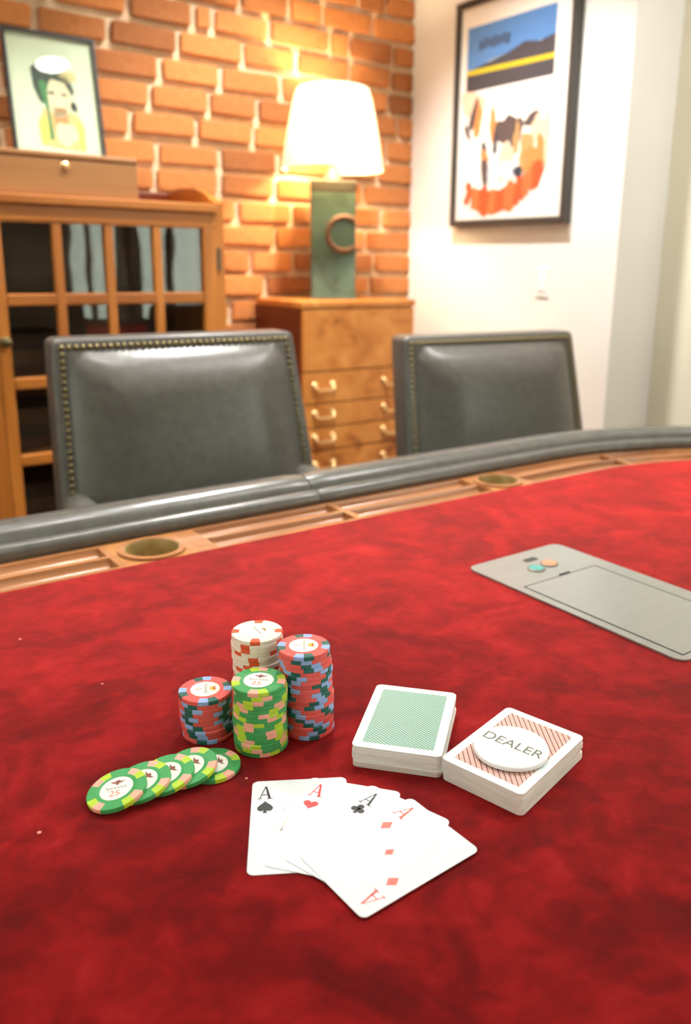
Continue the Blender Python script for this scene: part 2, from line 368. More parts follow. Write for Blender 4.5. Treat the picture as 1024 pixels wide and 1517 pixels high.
# the rest of the brickwork, out of the frame
mb = MB(); rnd = random.Random(5)
for row in range(-13, 20):
    x = XL+.1*(row % 2); end = START.get(row, XR+.009)
    while x < end-.02:
        x1 = x+.208 if end-x > .36 else end
        if x1-x > .26: x1 = (x+end)/2
        mb.box(x+.0105, x1-.0105, NB-.014-rnd.uniform(0, .004), NB+.01, zl(row)+.0108, zl(row)+COURSE-.0108)
        x = x1
o = mb.build('brickwork', M_brick, brickwall); o['kind'] = 'stuff'
for nm, b in (('baseboard_right', (XR-.014, XR, NC, NB-.02, 0, .12)), ('baseboard_alcove', (XA-.014, XA, NF, NC, 0, .12)), ('baseboard_left', (XL, XL+.014, NF, NB, 0, .12))):
    structure(nm, MB().box(*b, b=.004), M_paint)
# ceiling downlights (a lamp's light stays with its builder)
for i, (x, n, s) in enumerate(DOWNLIGHTS):
    names = ['above the right half of the card table', 'in the ceiling before the burl chest', 'in the ceiling before the glazed bookcase', 'in the ceiling left of the card table', 'in the ceiling behind the dealer side', 'added by the step to brighten the alcove', 'in the far left ceiling', 'in the ceiling at the panelled wall', 'added above the far rail to brighten the felt']
    d = thing('downlight', 'recessed round white downlight '+names[i], 'ceiling light', W(x, n, CEIL), AL, 'recessed ceiling lights')
    MB().lathe([(.075, -.001), (.095, -.001), (.095, -.006), (.078, -.008), (.075, -.001)], 32, caps=False).build('trim_ring', M_paint, d, smooth=40)
    MB().lathe([(.076, -.002), (.02, -.0035)], 32).build('lens', M_disc, d)
    L = bpy.data.lights.new('downlight_beam', 'SPOT'); L.energy = SPOT_W*s; L.color = (1, .985, .955); L.spot_size = R({1: 96, 2: 84, 8: 66}.get(i, 125)); L.spot_blend = .5 if i in (1, 2, 8) else .7; L.shadow_soft_size = .07
    lo = bpy.data.objects.new('downlight_beam', L); COL.objects.link(lo); lo.location = (0, 0, -.012); lo.parent = d
# ------------------------------------------------------------------ poker table
TX, TN = .6475, .36                    # centre of the oval in room coordinates
HALF, RAD = .4825, .53                 # half straight length, end radius of the felt
tb = thing('poker_table', 'long oval poker table with red velvet top and black padded rail', 'table', W(TX, TN, 0), AL)
def oval(off, k=40):
    r = RAD+off; p = []
    p += [(HALF+r*sin(pi*i/k), r*cos(pi*i/k)) for i in range(k+1)]
    p += [(-HALF-r*sin(pi*i/k), -r*cos(pi*i/k)) for i in range(k+1)]
    return p
PER = 4*HALF+2*pi*RAD
def path(s, off):                      # s = 0 at the middle of the far straight side, clockwise
    s = s % PER; r = RAD+off
    if s < HALF: return (s, r)
    s -= HALF
    if s < pi*RAD: a = s/RAD; return (HALF+r*sin(a), r*cos(a))
    s -= pi*RAD
    if s < 2*HALF: return (HALF-s, -r)
    s -= 2*HALF
    if s < pi*RAD: a = s/RAD; return (-HALF-r*sin(a), -r*cos(a))
    return (-HALF+(s-pi*RAD), r)
MB().prism(oval(-.0005), FELT-.012, FELT, 0).build('felt_top', M_felt, tb)
def sweep(prof, s0, s1, closed=False, mi=0, step=.02):
    n = max(1, int((s1-s0)/step)); P = len(prof); mb = MB(); vs = []
    for i in range(n if closed else n+1):
        for off, z in prof:
            x, y = path(s0+(s1-s0)*i/n, off); vs.append((x, y, z))
    cnt = n if closed else n+1
    fs = [(i*P+j, i*P+(j+1) % P, ((i+1) % cnt)*P+(j+1) % P, ((i+1) % cnt)*P+j) for i in range(cnt if closed else cnt-1) for j in range(P)]
    if not closed: fs += [list(range(P))[::-1], [(cnt-1)*P+j for j in range(P)]]
    return mb.add(vs, fs, mi)
TW = .125                              # width of the wooden ring
def groove_prof():
    z = FELT-.002; p = [(0, z), (.009, z)]
    for c in (.028, .070):
        p += [(c-.0175*cos(pi*i/8), z-.012*sin(pi*i/8)) for i in range(9)]
    p += [(.092, z), (TW, z), (TW, FELT-.04), (0, FELT-.04)]
    return p
plain = [(0, FELT-.002), (TW, FELT-.002), (TW, FELT-.04), (0, FELT-.04)]
S = lambda x: x-TX                     # room x on the far straight -> s
troughs = [(S(-.35), S(.300)), (S(.425), S(.636)), (S(.646), S(.898)), (S(.990), S(1.226)), (S(1.238), S(1.75))]
plains = [(S(.636), S(.646)), (S(1.226), S(1.238)), (S(.898), S(.900)), (S(.984), S(.990)), (S(.300), S(.308)), (S(.398), S(.425))]
for a, b in troughs: sweep(groove_prof(), a, b).build('chip_trough', M_troughd, tb, smooth=35)
for a, b in plains: sweep(plain, a, b, step=.01).build('trough_divider', M_troughd, tb)
o = sweep(plain, S(1.75), S(-.35)+PER).build('ring_board', M_trough, tb)
# cup blocks with a hole and a brass cup
for cx, x0, x1 in ((.353, .308, .398), (.942, .900, .984)):
    c = (S(cx), RAD+.0455); hr = .0345; N = 48; mb = MB(); vs = []
    for ring in range(2):
        for i in range(N):
            a = 2*pi*i/N; dx, dy = cos(a), sin(a)
            if ring == 0: vs.append((c[0]+hr*dx, c[1]+hr*dy, FELT-.002))
            else:
                t = min(((S(x1)-c[0])/dx if dx > 1e-9 else 9), ((S(x0)-c[0])/dx if dx < -1e-9 else 9), ((RAD+TW-c[1])/dy if dy > 1e-9 else 9), ((RAD-c[1])/dy if dy < -1e-9 else 9))
                vs.append((c[0]+t*dx, c[1]+t*dy, FELT-.002))
    corners = [(S(x1), RAD+TW), (S(x0), RAD+TW), (S(x0), RAD), (S(x1), RAD)]
    for q in corners:
        i = min(range(N), key=lambda i: (vs[N+i][0]-q[0])**2+(vs[N+i][1]-q[1])**2); vs[N+i] = (q[0], q[1], FELT-.002)
    low = [(x, y, FELT-.04) for x, y, z in vs[N:]]
    mb.add(vs+low, [(i, (i+1) % N, N+(i+1) % N, N+i) for i in range(N)]+[(N+i, N+(i+1) % N, 2*N+(i+1) % N, 2*N+i) for i in range(N)])
    mb.build('cup_block', M_trough, tb)
    cup = MB().lathe([(.0385, FELT-.0018), (.0385, FELT+.0004), (.0325, FELT+.0004), (.0318, FELT-.003), (.0312, FELT-.036), (.0, FELT-.036)], 40, (c[0], c[1], 0), caps=False).build('cup_holder', M_cup, tb, smooth=40)
    MB().lathe([(.0410, FELT-.0017), (.0410, FELT+.0012), (.0335, FELT+.0014), (.0330, FELT-.001)], 40, (c[0], c[1], 0), caps=False).build('cup_rim', M_troughd, cup, smooth=40)
# padded rail in stitched lengths, profile with a bead on the inside
RP = [(.101, -.006), (.0955, .002), (.0960, .009), (.1005, .0148), (.1075, .0176), (.1140, .0160), (.1180, .0116), (.1212, .0120), (.1255, .0210), (.136, .0290), (.152, .0322), (.172, .0285), (.188, .0180), (.196, .0), (.194, -.022), (.182, -.036), (.15, -.038), (.127, -.038), (.127, -.006)]
RP = [(a, FELT+b) for a, b in RP]
cuts = [S(-.43), S(.632), S(1.48), S(1.48)+.95, S(1.48)+1.9, S(1.48)+2.75, S(-.43)+PER]
for a, b in zip(cuts[:-1], cuts[1:]):
    g = .0009; mid = sweep(RP, a+g, b-g)
    nP = len(RP); nR = len(mid.v)//nP
    cxs = .147
    for ring in (0, nR-1):             # ends pinched into the seam
        for j in range(nP):
            i = ring*nP+j; off, z = RP[j]
            q = path(a+g if ring == 0 else b-g, cxs+(off-cxs)*.965); mid.v[i] = (q[0], q[1], FELT-.006+(z-FELT+.006)*.94)
    mid.build('armrest_rail', M_rail, tb, smooth=50)
sweep([(.110, FELT-.02), (.150, FELT-.02), (.150, FELT-.037), (.110, FELT-.037)], 0, PER, True).build('rail_core', M_darkwood, tb)
MB().prism(oval(.17), FELT-.06, FELT-.0405).build('table_deck', M_darkwood, tb)
for sx in (-.55, .55):
    p = MB().box(sx-.09, sx+.09, -.28, .28, .06, FELT-.06, b=.02).build('pedestal', M_darkwood, tb)
    MB().box(sx-.14, sx+.14, -.40, .40, 0, .06, b=.015).build('foot', M_darkwood, p)
# card shuffler plate let into the dealer's place
PX, PN = .700, .520
sh = thing('card_shuffler', 'brushed steel card shuffler plate lying in the red velvet at right', 'card shuffler', W(PX, PN, FELT+.0003), AL)
MB().prism(rrect(.152, .285, .012), 0, .0022).build('face_plate', M_steel, sh)
MB().prism(rrect(.1185, .1975, .0015, 2), .00222, .0025).build('lid_gap', M_slot, sh, loc=(-.006, -.036, 0))
MB().prism(rrect(.1145, .1945, .0015, 2), .0026, .00285).build('lid', M_steel, sh, loc=(-.0069, -.0368, 0))
for nm, x, y, m in (('teal', -.0125, .093, M_teal), ('orange', .0125, .096, M_orange)):
    bt = MB().lathe([(.0105, .0022), (.0105, .0034), (.0088, .0038), (.0085, .0030)], 28, (x, y, 0), caps=False).build('button_ring', M_grey, sh, smooth=40)
    tag(MB().lathe([(.0085, .0024), (.0083, .0040), (.006, .0046)], 28, (x, y, 0)).build('button', m, bt, smooth=40), nm+' push button')
MB().prism(rrect(.020, .009, .003), .0022, .0027).build('sensor_window', M_slot, sh, loc=(.004, .118, 0))
MB().box(-.006, .010, .0615, .0645, .0022, .0038).build('lid_catch', M_slot, sh)
# ------------------------------------------------------------------ chairs
NAIL = MB().lathe([(.0052, 0), (.0046, .0022), (.0024, .0038), (.0003, .0042)], 8, caps=False).mesh('nailhead', M_oldbrass, 180)
def make_chair(label, loc, rz, top, wid):
    """back, seen from the seat; local y is backwards, x to the sitter's left-to-right as seen from the table"""
    ch = thing('leather_chair', label, 'chair', loc, rz, 'studded leather chairs')
    tilt = R(11); hgt = .50; bw = wid/2; th = .064
    def bp(u, v, d):                   # u across, v down from the top, d forwards from the front plane
        x = u*(1+.075*v/.3)+.004*v/.3
        return (x, .0+v*-sin(tilt)-d*cos(tilt), top-v*cos(tilt)-d*sin(tilt)*-1*0 + d*sin(tilt)*0)
    # body of the back: slab with rounded rim
    mb = MB(); ring = []
    prof = [(-.010, -.0), (-.003, .0), (0, -.004), (.0, -.012), (.0, -th+.006), (-.002, -th+.002), (-.008, -th)]
    nu = 12
    def outline(ins):
        a = bw+ins; r = .014; pts = []
        for cx, cv, a0 in ((a-r, r-ins, 90), (-a+r, r-ins, 180)):
            seq = [(cx+r*cos(R(a0-90+90*i/4)), cv-r*sin(R(a0-90+90*i/4))) for i in range(5)]
            pts += seq
        pts += [(-a, hgt*.5), (-a, hgt), (a, hgt), (a, hgt*.5)]
        return pts
    rings = [[bp(u, v, d) for u, v in outline(i)] for i, d in prof]
    n = len(rings[0])
    vs = [p for r in rings for p in r]
    fs = [(k*n+i, k*n+(i+1) % n, (k+1)*n+(i+1) % n, (k+1)*n+i) for k in range(len(rings)-1) for i in range(n)]+[list(range(n)), [(len(rings)-1)*n+i for i in range(n)][::-1]]
    back = mb.add(vs, fs).build('backrest', M_leather, ch, smooth=50)
    # inner cushion with mitred corners
    mb = MB(); gx, gy = 56, 46; vs = []
    i0, i1, v0, v1 = -bw+.025, bw-.025, .023, hgt-.02
    for j in range(gy+1):
        for i in range(gx+1):
            u = i0+(i1-i0)*i/gx; v = v0+(v1-v0)*j/gy
            du = min(u-i0, i1-u)/.105; dv = min((v-v0)/.085, (v1-v)/.085)
            k = -math.log(math.exp(-7*min(du, 2))+math.exp(-7*min(dv, 2))+math.exp(-7*1.15))/7
            k = max(0, min(1, k)); h = .001+.036*(sin(k*pi/2)**.9 if k > 0 else 0)
            h += .008*(1-((u)/(bw))**2)*(1 if k > .2 else k/.2)
            vs.append(bp(u, v, h))
    fs = [(j*(gx+1)+i, j*(gx+1)+i+1, (j+1)*(gx+1)+i+1, (j+1)*(gx+1)+i) for j in range(gy) for i in range(gx)]
    mb.add(vs, fs).build('back_cushion', M_leather, ch, smooth=180)
    # brass nails along both sides and the top
    e = bw-.017; tv = .0155; sp = .0118; pts = []
    k = int(2*e/sp); pts += [(-e+2*e*i/k, tv) for i in range(k+1)]
    k = int(.36/sp); pts += [(sg*e, tv+.36*(i+1)/k) for i in range(k) for sg in (-1, 1)]
    for u, v in pts:
        put('nailhead', NAIL, back, bp(u, v, .0), (R(90)-tilt, 0, 0))
    # arms, seat, legs
    zs = .47
    for sg in (-1, 1):
        a = MB(); pp = []
        for t in range(9):
            q = t/8; pp.append((sg*(bw-.012+.014*q), -.03-.36*q, top-.290-.02*q*q))
        a.tube(pp, [.024, .029, .030, .030, .030, .030, .030, .029, .022], 12)
        ar = a.build('arm', M_leather, ch, smooth=180)
        MB().box(sg*(bw-.002)-.018, sg*(bw-.002)+.018, -.36, -.31, zs-.06, top-.335, b=.008).build('arm_post', M_darkwood, ar)
        for yy in (-.42, .0):
            MB().lathe([(.014, 0), (.022, zs-.12)], 14, (sg*(bw-.02), yy-.06, 0)).build('leg', M_darkwood, ch, smooth=40)
    MB().box(-bw-.02, bw+.02, -.52, -.075, zs-.12, zs-.04, b=.01).build('seat_frame', M_darkwood, ch)
    MB().box(-bw+.015, bw-.015, -.53, -.11, zs-.04, zs+.03, b=.03).build('seat', M_leather, ch, smooth=60)
    return ch
def chair_at(tl, tr, top, label):
    # tl, tr: world plan positions of the two top front corners
    tl, tr = Vector(tl), Vector(tr); mid = (tl+tr)/2; d = tr-tl
    return make_chair(label, (mid.x, mid.y, 0), math.atan2(d.y, d.x), top, d.length)
chair_at((-.5644, 1.431), (-.1758, 1.6876), FELT+.207, 'dark charcoal studded leather chair at left before the glazed bookcase')
chair_at((.0559, 1.8159), (.4738, 2.0548), FELT+.187, 'dark charcoal studded leather chair at right before the white wall')
# ------------------------------------------------------------------ tall burl chest
CX0, CX1, CN0, CN1 = 1.330, 1.775, 2.185, 2.478
CT = FELT+.224
bc = thing('burl_chest', 'tall honey burl chest of drawers with brass pulls under the lamp', 'chest', W((CX0+CX1)/2, (CN0+CN1)/2, 0), AL)
hw, hd = (CX1-CX0)/2, (CN1-CN0)/2
MB().box(-hw+.004, hw-.004, -hd+.014, hd-.002, .05, CT-.022, 0).build('carcass', M_burld, bc)
MB().box(-hw, hw, -hd, hd, CT-.022, CT, b=.004).build('chest_top', M_burl, bc)
MB().box(-hw, hw, -hd, hd, 0, .06, b=.005).build('plinth', M_burld, bc)
zz = [FELT+v for v in (.2, .006, -.095, -.172, -.247)]+[FELT-.35, FELT-.47, FELT-.60, .065]
for i in range(len(zz)-1):
    f = MB().box(-hw+.006, hw-.006, -hd+.001, -hd+.016, zz[i+1]+.0025, zz[i]-.0025, b=.002)
    if i == 0: f.build('fall_front', M_burl, bc); continue
    d = f.build('drawer', M_burl, bc); zc = (zz[i]+zz[i+1])/2+.004
    for xc in (1.4105, 1.682):
        h = MB(); lx = xc-(CX0+CX1)/2
        h.tube([(lx-.034, -hd-.002, zc+.004), (lx-.033, -hd-.012, zc-.006), (lx-.024, -hd-.016, zc-.010), (lx+.024, -hd-.016, zc-.010), (lx+.033, -hd-.012, zc-.006), (lx+.034, -hd-.002, zc+.004)],   .0052, 8)
        for sg in (-1, 1): h.lathe([(.0125, 0), (.0125, -.002), (.008, -.007), (.001, -.009)], 14, (lx+sg*.034, -hd+.001, zc+.004), ax='y')
        h.build('drawer_pull', M_brass, d, smooth=40)
# ------------------------------------------------------------------ table lamp on the chest
LX, LN = 1.548, 2.345
lp = thing('table_lamp', 'lit table lamp with white shade and green bronze block base', 'lamp', W(LX, LN, CT+.0005), AL-R(30))
LH = .368; bw2, bd2 = .0715, .05
MB().box(-bw2, bw2, -bd2, bd2, .012, LH-.035, b=.003).build('base_block', M_verd, lp)
MB().box(-bw2-.001, bw2+.001, -bd2-.001, bd2+.001, LH-.036, LH, b=.003).build('base_cap', M_darkbronze, lp)
MB().box(-bw2-.002, bw2+.002, -bd2-.002, bd2+.002, 0, .0125, b=.002).build('base_foot', M_verd, lp)
rg = []; cxr, czr, rr = .034, .205, .052
for i in range(0, 61):
    a = R(48+264*i/60); x = cxr+rr*cos(a)
    if x < bw2-.002: rg.append((x, -bd2-.001, czr+rr*sin(a)))
MB().tube(rg, .0085, 8).build('relief_ring', M_copper, lp, smooth=60)
MB().lathe([(.031, LH), (.028, LH+.010), (.016, LH+.030), (.012, LH+.038), (.012, LH+.050), (.0075, LH+.052), (.0075, LH+.10)], 24).build('lamp_neck', M_darkbronze, lp, smooth=40)
sb, st_ = LH+.036, LH+.277
SH = MB(); NS = 48; vs = []
prof = [(.165, sb), (.161, sb+.02), (.143, sb+.12), (.124, st_-.03), (.114, st_-.004), (.109, st_)]
shd = MB().lathe(prof, NS, caps=False).build('lamp_shade', M_shade, lp, smooth=60)
for r, z in ((.1645, sb), (.1095, st_)):
    MB().tube([(r*cos(2*pi*i/48), r*sin(2*pi*i/48), z) for i in range(48)], .0022, 6, closed=True).build('shade_rim', M_shade, shd, smooth=180)
sp_ = MB()
for k in range(3):
    a = 2*pi*k/3+.5; sp_.tube([(.012*cos(a), .012*sin(a), st_-.02), (.111*cos(a), .111*sin(a), st_-.008)], .0018, 6)
sp_.tube([(.03*cos(t*pi/6-pi/2)*1.2, 0, LH+.10+.075*(1+sin(t*pi/6-pi/2))) for t in range(1, 12)], .0016, 6)
sp_.build('harp', M_grey, shd, smooth=60)
MB().lathe([(.013, LH+.10), (.015, LH+.115), (.03, LH+.155), (.03, LH+.175), (.018, LH+.195), (.004, LH+.201)], 20).build('bulb', M_bulb, lp, smooth=60)
L = bpy.data.lights.new('bulb_light', 'POINT'); L.energy = LAMP_W; L.color = (1, .74, .44); L.shadow_soft_size = .03
for dz in (.155,):
    lo = bpy.data.objects.new('bulb_light', L); COL.objects.link(lo); lo.location = (.0, -.045, LH+dz); lo.parent = lp
# ------------------------------------------------------------------ glazed bookcase
BX0, BX1, BN0, BN1 = -.13, 1.060, 2.145, 2.472
BT = FELT+.489
bk = thing('glazed_bookcase', 'oak bookcase with small paned glass doors against the brick wall', 'bookcase', W((BX0+BX1)/2, (BN0+BN1)/2, 0), AL)
bh, bd = (BX1-BX0)/2, (BN1-BN0)/2
BC = (BX0+BX1)/2
for sg in (-1, 1):
    xa, xb = (bh-.022, bh) if sg > 0 else (-bh, -bh+.022)
    pts = [(-bd, 0), (bd, 0), (bd, BT+.052), (bd-.08, BT+.054), (-.02, BT+.050), (-.09, BT+.034), (-bd+.03, BT+.012), (-bd, BT+.004)]
    MB().prism(pts, xa, xb, ax='x').build('side_panel', M_oak, bk)
MB().box(-bh+.022, bh-.022, -bd-.008, bd, BT-.024, BT, b=.004).build('cabinet_top', M_oakx, bk)
MB().box(-bh+.022, bh-.022, bd-.018, bd, BT, BT+.045, b=.004).build('gallery_board', M_burld, bk)
MB().box(-bh+.022, bh-.022, bd-.012, bd, .08, BT-.024).build('back_panel', M_oakin, bk)
MB().box(-bh+.022, bh-.022, -bd+.004, bd-.012, .03, .09).build('bottom_board', M_oakin, bk)
SHZ = [FELT+.240, FELT+.040, FELT-.150, FELT-.35]
for z in SHZ: MB().box(-bh+.022, bh-.022, -bd+.035, bd-.012, z-.009, z+.009).build('shelf', M_oakin, bk)
MB().box(-bh+.022, bh-.022, -bd, -bd+.02, BT-.060, BT-.0245, b=.002).build('front_rail', M_oakx, bk)
def door(xa, xb, knob_left):
    z0, z1 = .10, BT-.062; st = .029; mb = MB(); y0, y1 = -bd-.001, -bd+.021
    fr = MB().box(xa, xa+st, y0, y1, z0, z1, b=.002).box(xb-st-.012, xb, y0, y1, z0, z1, b=.002).box(xa+st, xb-st-.012, y0, y1, z1-.002, z1+.0005).box(xa+st, xb-st-.012, y0, y1, z0, z0+.06, b=.002)
    d = fr.build('door', M_oak, bk)
    cols = 4; ia, ib = xa+st, xb-st-.012; cw = (ib-ia)/cols
    bars = [ia+cw*k for k in range(1, cols)]
    for b in bars: MB().box(b-.0115, b+.0115, y0+.001, y1-.003, z0+.06, z1-.002, b=.003).build('muntin', M_oak, d)
    rows = [FELT+.2425, FELT+.040, FELT-.153, FELT-.35]
    for r in rows: MB().box(ia, ib, y0+.002, y1-.004, r-.0145, r+.0145, b=.004).build('rail_bar', M_oakx, d)
    zs = [z1]+rows+[z0+.06]
    xs = [ia]+bars+[ib]
    for k in range(cols):
        for j in range(len(zs)-1):
            MB().box(xs[k], xs[k+1], y1-.010, y1-.008, zs[j+1], zs[j]).build('pane', M_pane, d)
    kx = xa+st/2 if knob_left else xb-st/2-.006
    MB().lathe([(.0125, 0), (.0125, -.003), (.006, -.006), (.006, -.015), (.0125, -.021), (.0125, -.027), (.004, -.031)], 20, (kx, y0, FELT+.145), ax='y').build('knob', M_oldbrass, d, smooth=40)
    hx = xb+.002 if knob_left else xa-.006
    for hz in (FELT+.345, FELT-.30):
        MB().box(hx-.004, hx+.006, y0-.003, y0+.004, hz-.03, hz+.03, b=.001).build('hinge', M_darkbronze, d)
door(.4565-BC, 1.038-BC, True)
door(-.108-BC, .4545-BC, False)
# books and a folded pile seen dimly behind the glass
spines = [srgb(70, 44, 30), srgb(92, 66, 46), srgb(56, 40, 34), srgb(84, 50, 36), srgb(60, 52, 44), srgb(100, 76, 54)]
BM = [mat('book_cloth_%d' % i, c, .7) for i, c in enumerate(spines)]
names = ['brown', 'tan', 'black', 'russet', 'grey', 'ochre']
M_pages = mat('book_pages', srgb(176, 160, 130), .8)
def book(x, n, z, w, l, t, mi, label):
    b = thing('book', label, 'book', W(x, n, z+.0005), AL, 'books behind the bookcase glass')
    MB().box(-w/2, w/2, -l/2, l/2, 0, .003).box(-w/2, w/2, -l/2, l/2, t-.003, t).box(-w/2, w/2, -l/2, -l/2+.003, .003, t-.003).build('cover', BM[mi], b)
    MB().box(-w/2+.004, w/2-.004, -l/2+.004, l/2-.004, .003, t-.003).build('pages', M_pages, b)
k = 0
lvl = ['on the upper middle shelf', 'on the middle shelf', 'on the lower shelf']
for si, z in enumerate(SHZ[1:]):
    zz_ = z+.009
    for j in range(3):
        t = .028+.006*((k*7) % 3)
        book(.56+.01*((k*5) % 3), 2.33, zz_, .17-.01*j, .20, t, k % 6, names[k % 6]+' book lying flat '+lvl[si]+', '+['bottom', 'middle', 'top'][j]+' of its pile'); k += 1
        zz_ += t+.0008
# wooden box on the bookcase
wb = thing('wooden_box', 'long flat front oak box with brass button on top of the bookcase', 'box', W(.50, 2.290, BT+.0005), AL)
hb = .333
MB().box(-hb, hb, -.125, .125, 0, .086, b=.004).build('box_body', M_oakd, wb)
MB().box(-hb-.001, hb+.001, -.127, .127, .0865, .101, b=.004).build('box_lid', M_oakd, wb)
MB().lathe([(.010, 0), (.010, -.003), (.006, -.006), (.001, -.007)], 18, (.151, -.125, .070), ax='y').build('latch_button', M_brass, wb, smooth=40)
# ------------------------------------------------------------------ framed portrait leaning on the brick wall
def blob(cx, cy, rx, ry, seed, n=26, rough=.22, rot=0.):
    r_ = random.Random(seed); ph = [r_.uniform(0, 6.3) for _ in range(4)]
    out = []
    for i in range(n):
        a = 2*pi*i/n; k = 1+rough*(.5*sin(2*a+ph[0])+.4*sin(3*a+ph[1])+.3*sin(5*a+ph[2]))
        x, y = rx*k*cos(a), ry*k*sin(a); out.append((cx+x*cos(rot)-y*sin(rot), cy+x*sin(rot)+y*cos(rot)))
    return out
def inks(name, cols): return [mat(name+'_ink_%d' % i, srgb(*c), .6) for i, c in enumerate(cols)]
PH, PW = .330, .238
lean = R(9)
pz = BT+.1025
pc = thing('framed_portrait', 'small black framed portrait of a woman leaning on the brick wall', 'picture', W(.716, 2.400, pz), AL)
pc.rotation_euler = (-lean, 0, AL)
fw = .0075
MB().box(-PW/2, PW/2, -.009, .009, 0, fw).box(-PW/2, PW/2, -.009, .009, PH-fw, PH).box(-PW/2, -PW/2+fw, -.009, .009, fw, PH-fw).box(PW/2-fw, PW/2, -.009, .009, fw, PH-fw).build('frame', M_black, pc)
mt = MB().box(-PW/2+fw, PW/2-fw, .001, .007, fw, PH-fw).build('mat_board', mat('mat_board', srgb(226, 234, 210), .8), pc)
I = inks('portrait', [(236, 196, 134), (244, 226, 190), (58, 74, 62), (70, 140, 86), (240, 224, 110), (44, 46, 48), (206, 150, 96), (222, 206, 150)])
ar = MB(); U = lambda px, py: ((px-500)/860*PW*1.0, (1200-py)/1110*PH)
def pt(px, py): return U(px, py)
q = lambda cx, cy, rx, ry: (*U(cx, cy), rx/860*PW, ry/1110*PH)
ar.flat([U(330, 1060), U(320, 880), U(380, 740), U(520, 720), U(700, 770), U(755, 870), U(745, 1090), U(520, 1080)], .0006, 0, 'y')
ar.flat([U(325, 1030), U(320, 860), U(365, 790), U(410, 850), U(405, 1040)], .0004, 4, 'y')
ar.flat([U(690, 800), U(745, 860), U(745, 1080), U(690, 1060)], .0004, 4, 'y')
ar.flat(blob(*q(530, 620, 135, 190), 1, rough=.06), .0003, 1, 'y')
ar.flat([U(470, 720), U(600, 720), U(610, 900), U(470, 930)], .0003, 6, 'y')
ar.flat(blob(*q(575, 950, 95, 110), 4, rough=.2), .0002, 1, 'y')
ar.flat([U(300, 400), U(380, 340), U(520, 350), U(640, 440), U(690, 560), U(670, 620), U(600, 500), U(480, 480), U(430, 560), U(430, 700), U(360, 690), U(310, 560)], .0001, 2, 'y')
ar.flat(blob(*q(640, 440, 75, 60), 7), .0001, 7, 'y')
ar.flat([U(390, 520), U(430, 560), U(440, 800), U(455, 1000), U(410, 1010), U(415, 760), U(370, 600)], 0, 3, 'y')
ar.flat(blob(*q(400, 545, 40, 45), 9), -.0001, 3, 'y')
ar.flat(blob(*q(672, 700, 30, 45), 11), -.0001, 5, 'y')
ar.flat(blob(*q(470, 600, 32, 14), 12), 0, 5, 'y'); ar.flat(blob(*q(590, 605, 30, 13), 13), 0, 5, 'y')
ar.flat(blob(*q(530, 745, 34, 12), 14), 0, 6, 'y')
ar.build('painted_figure', I, mt)
MB().box(-PW/2+fw, PW/2-fw, -.0055, -.004, fw, PH-fw).build('glazing', M_picglass, pc)
# ------------------------------------------------------------------ poster on the right wall
po = thing('framed_poster', 'tall black framed poster with blue sky and orange letters on white wall', 'poster', W(XR-.001, 1.979, FELT+.4645), AL-pi/2)
# local x runs towards the camera (decreasing n), local y into the wall, z up
QW, QH, qf = .512, .690, .020
MB().box(-QW/2, QW/2, -.030, 0, 0, qf, b=.002).box(-QW/2, QW/2, -.030, 0, QH-qf, QH, b=.002).box(-QW/2, -QW/2+qf, -.030, 0, qf, QH-qf, b=.002).box(QW/2-qf, QW/2, -.030, 0, qf, QH-qf, b=.002).build('frame', mat('charcoal_frame', srgb(62, 58, 54), .45), po)
ps = MB().box(-QW/2+qf, QW/2-qf, -.018, -.004, qf, QH-qf).build('poster_sheet', mat('poster_paper', srgb(244, 240, 230), .7), po)
I2 = inks('poster', [(84, 132, 190), (70, 66, 72), (206, 184, 36), (226, 138, 76), (88, 74, 72), (250, 112, 62), (236, 86, 44), (206, 214, 222), (196, 150, 96), (240, 200, 170), (52, 60, 72)])
a = MB(); Y = [-.0183]
def F(pts, i):
    Y[0] -= .00003; a.flat([(1.979-n, z-.4645) for n, z in pts], Y[0], i, 'y')
F([(2.185, 1.075), (1.806, 1.075), (1.806, .99), (1.90, .985), (2.0, .975), (2.08, .965), (2.185, .94)], 0)
F([(2.185, .945), (2.10, .96), (2.0, .975), (1.93, .995), (1.87, .985), (1.806, .995), (1.806, .883), (2.182, .883), (2.185, .88)], 1)
F([(2.183, .949), (1.806, .943), (1.806, .928), (2.183, .934)], 2)
for i in range(7):                     # small dark silhouettes in the sky
    n0 = 2.13-.02*i; F([(n0, 1.0+.006*(i % 3)), (n0-.014, 1.002), (n0-.016, 1.028+.008*(i % 2)), (n0-.004, 1.034)], 10)
def B(cx, cz, rx, rz, s, i, rot=0, rough=.3): F(blob(cx, cz, rx, rz, s, 22, rough, rot), i)
B(2.15, .845, .05, .045, 1, 9); B(2.125, .80, .022, .055, 2, 3, .1); B(2.145, .81, .012, .06, 3, 4, .3); B(2.17, .76, .008, .035, 4, 4, -.5)
B(2.055, .79, .014, .035, 5, 3); B(2.045, .755, .024, .03, 6, 3); B(2.0, .75, .04, .045, 7, 4); B(1.955, .745, .03, .05, 8, 4); B(1.945, .72, .012, .05, 9, 8)
B(1.88, .77, .035, .02, 10, 4); B(1.86, .74, .03, .04, 11, 9); B(2.04, .70, .010, .06, 12, 10); B(2.09, .70, .012, .03, 13, 10); B(2.085, .675, .016, .028, 14, 3)
B(2.08, .63, .018, .045, 15, 4); B(2.045, .64, .018, .05, 16, 7); B(1.99, .66, .03, .055, 17, 9); B(1.975, .63, .04, .03, 18, 7); B(1.90, .68, .035, .05, 19, 8)
B(1.87, .65, .045, .035, 20, 3); B(1.84, .67, .02, .06, 21, 3); B(1.93, .62, .02, .02, 22, 10); B(1.82, .72, .012, .08, 23, 9)
def arc(t): return (2.175-.36*t, .605-.055*sin(pi*min(1, t*1.05))+.06*t)
